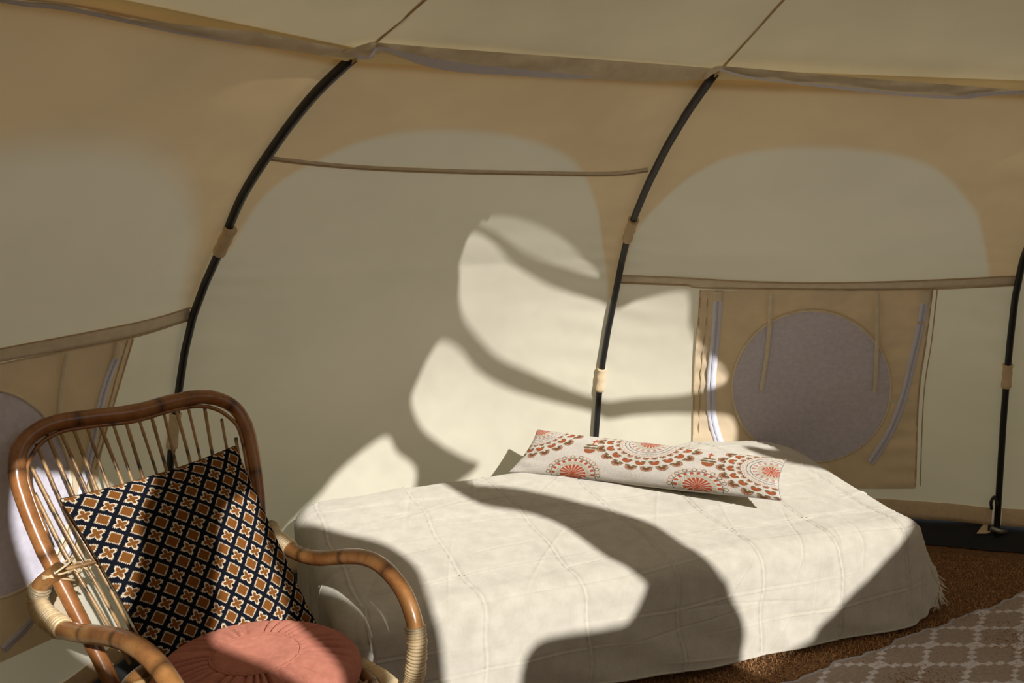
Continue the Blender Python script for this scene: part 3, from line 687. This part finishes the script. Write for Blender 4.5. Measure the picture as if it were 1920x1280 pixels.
# ------------------------------------------------------------------ pillows
def pillow(c, thick, n, m, bow=.04, dirn=None, puff=2.2, seed=0, wrk=.0015, asym=.5):
    """c: bottom-left, bottom-right, top-right, top-left corners; returns front grid, back grid, uv"""
    BLc, BRc, TRc, TLc = [np.asarray(x, float) for x in c]
    u, v = np.meshgrid(np.linspace(0, 1, n), np.linspace(0, 1, m), indexing='ij'); a, b = u*2-1, v*2-1
    ub = .5+.5*a*(1-bow*(1-b*b)*abs(a)**3); vb = .5+.5*b*(1-bow*1.6*(1-a*a)*abs(b)**3)
    P = (BLc*((1-ub)*(1-vb))[..., None]+BRc*(ub*(1-vb))[..., None]+TRc*(ub*vb)[..., None]+TLc*((1-ub)*vb)[..., None])
    N = np.cross(BRc-BLc+TRc-TLc, TLc-BLc+TRc-BRc); N /= np.linalg.norm(N)
    if np.dot(N, CAM-BLc) < 0: N = -N
    h = (np.clip(1-abs(a)**puff, 0, 1)*np.clip(1-abs(b)**puff, 0, 1))**.5
    edge = np.minimum(1-abs(a), 1-abs(b))
    w = wrk*(np.sin(a*23+seed)*np.exp(-((1-abs(b))/.25)**2)+np.sin(b*19+seed)*np.exp(-((1-abs(a))/.2)**2)+.6*np.sin(a*7+b*9+seed))*smooth(0, .15, edge)
    fr = P+N*(h*thick*asym+w)[..., None]; bk = P-N*(h*thick*(1-asym)+w)[..., None]
    return fr, bk, u, v, P
def rim(G):
    return np.vstack([G[:, 0], G[-1, 1:], G[-2::-1, -1], G[0, -2:0:-1]])

# --- bolster with embroidered front
bc = [at(955, 884, .425), at(1465, 938, .43), at(1474, 862, .545), at(1008, 806, .568)]
n, m = 640, 250
fr, bk, u, v, mid_ = pillow(bc, .175, n, m, .035, puff=2.4, seed=1, wrk=.0022, asym=.40)
X, Y = u*90, v*27.
def emb(X, Y):
    c = np.empty(X.shape+(3,)); c[:] = (.60, .56, .51)
    red = (.42, .095, .045); ora = (.34, .115, .05); brn = (.18, .085, .045); grn = (.17, .13, .06); pnk = (.60, .34, .24); dk = (.10, .08, .055); gy = (.42, .38, .26)
    def put(mask, colr): c[mask] = colr
    def cup(x0, y0, ang, r, outer, inner):
        dx, dy = X-x0, Y-y0; s_ = dx*math.sin(ang)*-1+dy*math.cos(ang)*1; l_ = dx*math.cos(ang)+dy*math.sin(ang)
        rr = np.hypot(dx, dy); half = s_ < .15*r
        put((rr < r) & half, outer); put((rr < r*.93) & (rr > r*.62) & half & (np.sin(np.arctan2(dy, dx)*22) > -.1), inner)
        put((rr < r*.5) & half, brn if outer != ora else red)
        # leaves
        for sg in (-1, 1): put((((l_-sg*r*.6)/(r*.5))**2+((s_-.32*r)/(r*.2))**2 < 1), grn)
    def mandala(x0, y0, k=1., full=True):
        dx, dy = X-x0, Y-y0; r = np.hypot(dx, dy)/k; a = np.arctan2(dy, dx)
        put((abs(r-4.2) < .8) & (np.sin(a*30+r*9) > -.4), gy); put((abs(r-7.4) < .12), dk); put(abs(r-8.9+.25*np.abs(np.sin(a*14))) < .13, grn)
        put((abs(r-10.2+.4*np.abs(np.sin(a*12))) < .14), pnk)
        put((r < 3.5) & (r > .5) & (abs(np.sin(a*9)) > .28+.06*r), red); put(r < .6, red)
        dots = (abs(r-5.9) < .75) & (np.cos(a*18) > .1) & (abs(np.sin((r-5.9)*6)) < .8); put(dots, red)
        if full:
            for rr_, n_, rad, o_, i_ in ((11.2, 24, 1.15, pnk, brn), (13.9, 18, 1.75, ora, ora), (17.2, 20, 2.1, brn, pnk)):
                for q in range(n_):
                    t = (q+.5)/n_*2*math.pi; x1, y1 = x0+rr_*k*math.cos(t), y0+rr_*k*math.sin(t)
                    if -3 < x1 < 93 and -3 < y1 < 30: cup(x1, y1, t+math.pi/2, rad*k, o_, i_)
    mandala(45.5, 24.5, .97); mandala(2.5, 26.5, .95); mandala(87.5, 16.5, .93)
    for x0 in (23.5, 65.):
        dx, dy = X-x0, Y-1.5; r = np.hypot(dx, dy); a = np.arctan2(dy, dx); put(r < 9.4, (.60, .56, .51))
        put((r < 4.6) & (r > .6) & (abs(np.sin(a*9)) > .2+.05*r), red); put(r < .8, red)
        put((abs(r-5.4) < .7) & (np.sin(a*34+r*7) > -.3), gy); put((abs(r-7.0) < .65) & (np.cos(a*20) > 0), red); put(abs(r-7.9) < .13, dk)
        for q in range(19):
            t = q/18*math.pi; put(abs(np.hypot(X-x0-8.9*math.cos(t), Y-1.5-8.9*math.sin(t))-.7) < .14, pnk if q % 2 else grn)
    for x0 in (26.5, 67.):
        cup(x0, 16.8, math.pi, 1.9, ora, ora) if False else None
        dx, dy = X-x0, Y-15.5; put((np.hypot(dx, dy) < 2.1) & (dy < .5), ora); 
        for sg in (-1, 1): put((((dx-sg*1.2)/1.5)**2+((dy-1.3)/.6)**2 < 1), grn); put((((dx-sg*1.)/1.2)**2+((dy-2.9)/.5)**2 < 1), grn)
        put((abs(dx) < .28) & (dy > 3) & (dy < 7.5), red); put((abs(dy-6) < .4) & (abs(dx) < .9), red)
    return c
colr = emb(X, Y)
lum = abs(colr-np.array([.66, .60, .53])).sum(-1) > .05
colr = colr*(1+.12*rng.standard_normal(X.shape)[..., None]*lum[..., None])
bol = empty('bolster_pillow', np.mean(bc, 0)-[0, 0, .06], 'long grey cotton bolster embroidered with orange and brown mandalas on the bed', 'pillow')
NRM = np.cross(np.gradient(fr, axis=0), np.gradient(fr, axis=1)); NRM /= np.linalg.norm(NRM, axis=-1, keepdims=True)+1e-12
sgn = np.sign(np.sum(NRM[n//2, m//2]*(CAM-fr[n//2, m//2]))); frd = fr+NRM*sgn*(lum*.0008)[..., None]
o = mesh('front_cover', frd.reshape(-1, 3), gridfaces(n, m), fabric('embroidery', (1, 1, 1), catt='emb', weave=1100, wstr=.5), bol); cattr(o.data, 'emb', np.clip(colr, 0, 1).reshape(-1, 3))
s_ = 4; bk2 = bk[::s_, ::s_] if False else bk[np.ix_(np.linspace(0, n-1, 160).astype(int), np.linspace(0, m-1, 70).astype(int))]
mesh('back_cover', bk2.reshape(-1, 3), gridfaces(160, 70), fabric('bolster_back', (.62, .57, .45), wstr=.5), bol)
tube('piping', rim(mid_)[::6], .0022, fabric('piping', (.30, .27, .28)), bol, 6, True)

# ------------------------------------------------------------------ rattan armchair
CO = np.array([-.87, 2.2, 0.]); CS = np.array([.7071, .7071, 0]); CF = np.array([.7071, -.7071, 0])
def CHP(s, f, z): return CO+CS*s+CF*f+np.array([0, 0, z])
LEAN = math.radians(25); BUv = -CF*math.sin(LEAN)+np.array([0, 0, math.cos(LEAN)])
def HB(s, u_, off=0.): return CO+np.array([0, 0, .5])+CS*s+BUv*u_+off*np.cross(CS, BUv)*-1
M['cane'] = rattan('rattan_dark', (.30, .115, .035), (.16, .055, .018), (.42, .19, .065), .27, .21)
M['cane2'] = rattan('rattan_arm', (.38, .17, .055), (.24, .09, .03), (.52, .28, .10), .25, .19)
M['rod'] = rattan('rattan_rod', (.38, .22, .09), (.15, .07, .025), (.52, .34, .16), .38, .13, .25, .35)
M['bind'] = rattan('rattan_binding', (.76, .58, .34), (.66, .47, .25), (.84, .68, .44), .42, .9, .15, .9)
chair = empty('rattan_armchair', CHP(0, .35, 0), 'brown bent rattan armchair with cream cane bindings beside the bed', 'chair')
hoop = [(.16, -.52), (.20, -.25), (.235, -.08), (.262, .04), (.283, .14), (.296, .24), (.297, .30), (.282, .355), (.245, .39), (.19, .408), (.11, .408), (.0, .397)]
hp = [(-s_, u_) for s_, u_ in hoop[:-1]]+[hoop[-1]]+hoop[:-1][::-1]
hp = [(s_, u_+(.0 if s_ < 0 else .006)) for s_, u_ in hp]
HPp = catmull([HB(s_, u_) for s_, u_ in hp], 200)
L_ = np.linspace(0, 1, 200); rr = .0202+.0012*np.exp(-(((L_*9) % 1-.5)/.05)**2)
rr = rr*(1-.12*abs(L_-.5)*2)
tube('back_hoop', HPp, rr, M['cane'], chair, 16)
# thin cane lining the inside of the hoop
inner = [(s_*.928, u_-.0235 if u_ > .33 else u_) for s_, u_ in hp if u_ > .1]
tube('inner_cane', catmull([HB(s_, u_, .004) for s_, u_ in inner], 100), .0055, M['cane'], chair, 8)
# spindles
tops = [(-.268, .235), (-.262, .30), (-.24, .352), (-.212, .372), (-.182, .382), (-.150, .385), (-.118, .385), (-.086, .382), (-.053, .378), (-.020, .376), (.014, .376), (.048, .378), (.083, .381), (.118, .384), (.152, .385), (.197, .37), (.236, .33), (.262, .27)]
for i, (s_, u_) in enumerate(tops):
    sb = (i-8.5)/8.5*.155; ub = -.20
    P = [HB(s_, u_+.014, .008), HB(lerp(s_, sb, .25)+.004*math.sin(i*2.), lerp(u_, ub, .3), .004-.006), HB(lerp(s_, sb, .6)+.005*math.sin(i*1.3), lerp(u_, ub, .65), -.012), HB(sb, ub, -.004)]
    c_ = catmull(P, 60); L_ = np.linspace(0, 1, 60); rv = .0043+.0004*math.sin(i*3)
    rv = rv*(1+.22*np.exp(-(((L_+i*.37) % .36-.18)/.010)**2)); tube('spindle', c_, rv, M['rod'], chair, 8)
# cross cane behind the spindles, with ties
P = catmull([HB(-.255, .055, -.012), HB(-.1, .05, -.03), (HB(.1, .05, -.03)), HB(.255, .055, -.012)], 60); tube('cross_cane', P, .006, M['rod'], chair, 8)
for i in range(0, 18):
    s_, u_ = tops[i]; sb = (i-8.5)/8.5*.155; f = (u_-.05)/(u_+.20); sc_ = lerp(s_, sb, f)
    p = HB(sc_, .05, -.014); a = np.linspace(0, 2*np.pi, 14, endpoint=False)
    ringp_ = [p+CS*(.0105*math.cos(t))+BUv*(.012*math.sin(t))*(1 if True else 0)+np.cross(CS, BUv)*(.010*math.sin(2*t)) for t in a]
    tube('cane_tie', np.array(ringp_), .0022, M['bind'], chair, 5, True)
def binding(P, r, parent, name='binding', pitch=.0066, jit=.0008):
    """cane wound round a rod: a tube whose radius swells at every turn"""
    P = np.asarray(P); L = np.linalg.norm(np.diff(P, axis=0), axis=1).sum(); turns = max(3, int(L/pitch)); n = turns*8+1; c_ = catmull(P, n)
    ph = np.arange(n)/8.; j = np.array([rng.normal(0, jit) for _ in range(turns+1)]); rv = r-.001+.0046*abs(np.sin(np.pi*ph))**.5+j[np.minimum(ph.astype(int), turns)]
    return tube(name, c_, rv, M['bind'], parent, 18)
# arms
armR = [(.285, -.015, .515), (.272, .03, .503), (.270, .066, .499), (.272, .11, .488), (.275, .157, .484), (.277, .21, .489), (.278, .257, .499), (.279, .32, .518), (.279, .376, .534), (.277, .43, .547), (.275, .485, .551), (.272, .53, .545), (.270, .567, .531), (.268, .60, .510), (.266, .625, .480), (.264, .642, .445), (.262, .648, .400), (.26, .642, .345), (.258, .632, .305)]
armL = [(-.262, .0, .560), (-.275, -.02, .545), (-.290, -.055, .515), (-.297, -.066, .485), (-.296, -.045, .455), (-.29, .0, .445), (-.285, .06, .443), (-.28, .14, .458), (-.277, .22, .480), (-.276, .305, .503), (-.276, .38, .520), (-.276, .442, .528), (-.275, .50, .527), (-.273, .55, .515), (-.271, .60, .490), (-.268, .635, .450), (-.264, .648, .400), (-.26, .642, .345), (-.258, .632, .305)]
aR = tube('arm', catmull([CHP(*q) for q in armR], 140), .0192, M['cane2'], chair, 16)
aL = tube('arm', catmull([CHP(*q) for q in armL], 140), .0205, M['cane2'], chair, 16)
binding([CHP(*q) for q in armR[0:4]], .0205, aR)
binding([CHP(*q) for q in armR[15:19]], .0205, aR)
binding([CHP(*q) for q in armL[2:7]], .0215, aL)
binding([CHP(*q) for q in armL[15:19]], .0205, aL)
# loops of cane tying left arm to the hoop
for dz in (-.012, 0, .012):
    a = np.linspace(0, 2*np.pi, 20, endpoint=False); p = CHP(-.262, -.015, .548+dz); tube('arm_lashing', np.array([p+CS*(.034*math.cos(t))+CF*(.024*math.sin(t))+np.array([0, 0, dz*1.3*math.cos(t)+.006*math.sin(t)]) for t in a]), .0026, M['bind'], aL, 6, True)
# seat hoop and its canes
def seat_ring(k_, z, fwd=0.):
    P = []
    for t in np.linspace(0, 2*np.pi, 48, endpoint=False):
        ss, ff = math.cos(t), math.sin(t); e = 2.6
        q = (abs(ss)**e+abs(ff)**e)**(-1/e); P.append(CHP(ss*q*.245*k_, .36+ff*q*.30*k_+fwd, z))
    return np.array(P)
sr_ = tube('seat_rail', catmull(np.vstack([seat_ring(1, .285), seat_ring(1, .285)[:1]]), 160)[:-1], .0175, M['cane2'], chair, 14, True)
sr2 = tube('seat_rail', catmull(np.vstack([seat_ring(1.02, .235), seat_ring(1.02, .235)[:1]]), 120)[:-1], .010, M['rod'], chair, 10, True)
binding([CHP(.245, .45, .285), CHP(.245, .50, .285), CHP(.243, .545, .285), CHP(.236, .585, .285)], .0195, sr_)
binding([CHP(-.245, .45, .285), CHP(-.245, .50, .285), CHP(-.243, .545, .285), CHP(-.236, .585, .285)], .0195, sr_)
for i in range(9):
    f = .12+i*.058; w_ = .235*(1-max(0, (f-.55)/.3)**2*.4); z0 = .292
    P = [CHP(-w_, f, z0), CHP(-w_*.5, f+.012, z0-.006), CHP(0, f+.016, z0-.008), CHP(w_*.5, f+.012, z0-.006), CHP(w_, f, z0)]
    tube('seat_cane', catmull(P, 40), .0062, M['rod'], chair, 8)
for sg in (-1, 1):
    for i in range(3):
        P = [CHP(sg*(.252-i*.004), .30+.09*i, .285), CHP(sg*(.30-.01*i), .42+.06*i, .262-.012*i), CHP(sg*.262, .56+.03*i, .245-.01*i)]
        tube('side_cane', catmull(P, 24), .0048, M['rod'], chair, 8)
    tube('leg', catmull([CHP(sg*.245, .60, .285), CHP(sg*.262, .625, .18), CHP(sg*.27, .64, .012)], 30), .0165, M['cane2'], chair, 14)
    tube('leg', catmull([HB(sg*.17, -.42), CHP(sg*.20, .06, .1), CHP(sg*.22, -.02, .012)], 30), .0165, M['cane2'], chair, 14)
    tube('stretcher', catmull([CHP(sg*.262, .61, .15), CHP(sg*.25, .33, .19), CHP(sg*.205, .04, .14)], 30), .009, M['rod'], chair, 10)
    tube('bowed_front_cane', catmull([CHP(sg*.24, .63, .29), CHP(sg*.30, .70, .275), CHP(sg*.30, .76, .22), CHP(sg*.27, .70, .10), CHP(sg*.27, .64, .02)], 40), .0155, M['cane2'], chair, 12)

# --- square cushion with a brown lattice print
def on_plane(x, y, f0, z0, lean):
    U_ = -CF*math.sin(lean)+np.array([0, 0, math.cos(lean)]); N = np.cross(CS, U_); Q = CHP(0, f0, z0); d = ray(x, y); return CAM+d*np.dot(Q-CAM, N)/np.dot(d, N)
ln = math.radians(30)
qc = [on_plane(300, 1262, .215, .33, ln), on_plane(592, 1168, .215, .33, ln), on_plane(441, 836, .215, .33, ln), on_plane(112, 936, .215, .33, ln)]
n = 460
fr, bk, u, v, mid_ = pillow(qc, .135, n, n, .03, puff=2.3, seed=3, wrk=.0018, asym=.55)
p_ = u*8.4+.15; q_ = v*8.9+.2
s1 = p_+q_; t1 = p_-q_; ci, cj = np.floor(s1), np.floor(t1); fx, fy = s1-ci-.5, t1-cj-.5
par = ((ci+cj) % 2).astype(int)
jag = .040*np.sign(np.sin(fx*2*np.pi*9))*.6; jag2 = .040*np.sign(np.sin(fy*2*np.pi*9))*.6
m1 = np.maximum(abs(fx)+jag2*.8, abs(fy)+jag*.8)
blk = (.010, .011, .017); wht = (.66, .58, .46); brn_ = (.21, .080, .02)
cc = np.empty(u.shape+(3,)); cc[:] = blk
cc[(m1 < .36)] = wht
cc[(par == 1) & (np.maximum(abs(fx)+jag2*.5, abs(fy)+jag*.5) < .305)] = brn_
r_ = np.hypot(fx, fy); a_ = np.arctan2(fy, fx)
pet = .17+.19*abs(np.cos(2*(a_)+0))**1.1
cc[(par == 0)] = np.where((m1[par == 0] < .36)[:, None], np.array(wht), np.array(blk))
pet = .135+.215*np.abs(np.sin(2*a_))**1.2
cc[(par == 0) & (m1 < .36) & (r_ < pet)] = brn_
thin = (par == 0) & (m1 < .36) & (r_ > pet+.085) & (np.minimum(abs(fx), abs(fy)) < .12)
cc[thin] = blk
cc = cc*(1+.07*rng.standard_normal(u.shape)[..., None])
cu = empty('square_cushion', np.mean(qc, 0)-[0, 0, .2], 'square cushion printed with a navy and rust brown lattice leaning in the chair', 'cushion')
def prt(nm, a):
    m_ = fabric(nm, (1, 1, 1), catt=a, weave=1300, wstr=.35)
    return m_
o = mesh('front_cover', fr.reshape(-1, 3), gridfaces(n, n), prt('lattice_print', 'lat'), cu); cattr(o.data, 'lat', np.clip(cc, 0, 1).reshape(-1, 3))
ii = np.linspace(0, n-1, 80).astype(int)
mesh('back_cover', bk[np.ix_(ii, ii)].reshape(-1, 3), gridfaces(80, 80), fabric('cushion_back', (.012, .013, .018)), cu)
tube('edge_seam', rim(mid_)[::5], .0018, fabric('edge_seam', (.06, .03, .015)), cu, 6, True)

# --- round gathered cushion
rc = CHP(-.015, .43, .302); R_ = .225
nr, ntta = 90, 420; ang_ = np.linspace(0, 2*np.pi, ntta, endpoint=False)
V = []
pl = 34
pj = rng.uniform(0, 1, pl); 
def pleat(t):
    x = (t/(2*np.pi)*pl+.35*np.sin(t*5)+.2*np.sin(t*11+1)); i = np.floor(x).astype(int) % pl; f = x-np.floor(x)
    return np.exp(-((f-.5)/.16)**2)*(.35+.65*pj[i])
for i in range(nr):
    w_ = i/(nr-1)
    phi = w_*math.pi
    if w_ < .5:
        rad = R_*math.sin(phi)**.80; zt = .060+.058*math.copysign(abs(math.cos(phi))**.75, math.cos(phi))
        dimple = -.016*math.exp(-(rad/.07)**2)
    else: rad = R_*math.sin(phi)**.8; zt = .060-.056*abs(math.cos(phi))**.75; dimple = 0
    rn = rad/R_
    am = .017*smooth(.40, .47, rn)*(1-smooth(.60, 1.02, rn)) if w_ < .5 else 0
    gz = -.004*math.exp(-((rn-.43)/.03)**2) if w_ < .5 else 0
    for j, t in enumerate(ang_):
        pz = pleat(t)*am
        lump = .003*math.sin(3*t+1)*rn
        V.append(rc+np.array([math.cos(t)*(rad+lump), math.sin(t)*(rad+lump), zt+dimple+gz-pz]))
rcush = mesh('round_cushion', V, gridfaces(nr, ntta, True), fabric('salmon_knit', (.52, .215, .155), (.46, .18, .13), 0, 60, 900, .9))
tag(rcush, 'round salmon pink gathered cushion lying on the seat of the rattan chair', 'cushion')
a = np.linspace(0, 2*np.pi, 80, endpoint=False)
seamr = .43*R_
def topz(rad): 
    ph = math.asin(min(1, (rad/R_)**(1/.80))); return .060+.058*abs(math.cos(ph))**.75-.016*math.exp(-(rad/.07)**2)
tube('gather_seam', np.array([rc+np.array([math.cos(t)*seamr, math.sin(t)*seamr, topz(seamr)-.0035+.001*math.sin(t*30)]) for t in a]), .0028, fabric('gather_seam', (.50, .20, .14), wstr=.8), rcush, 6, True)
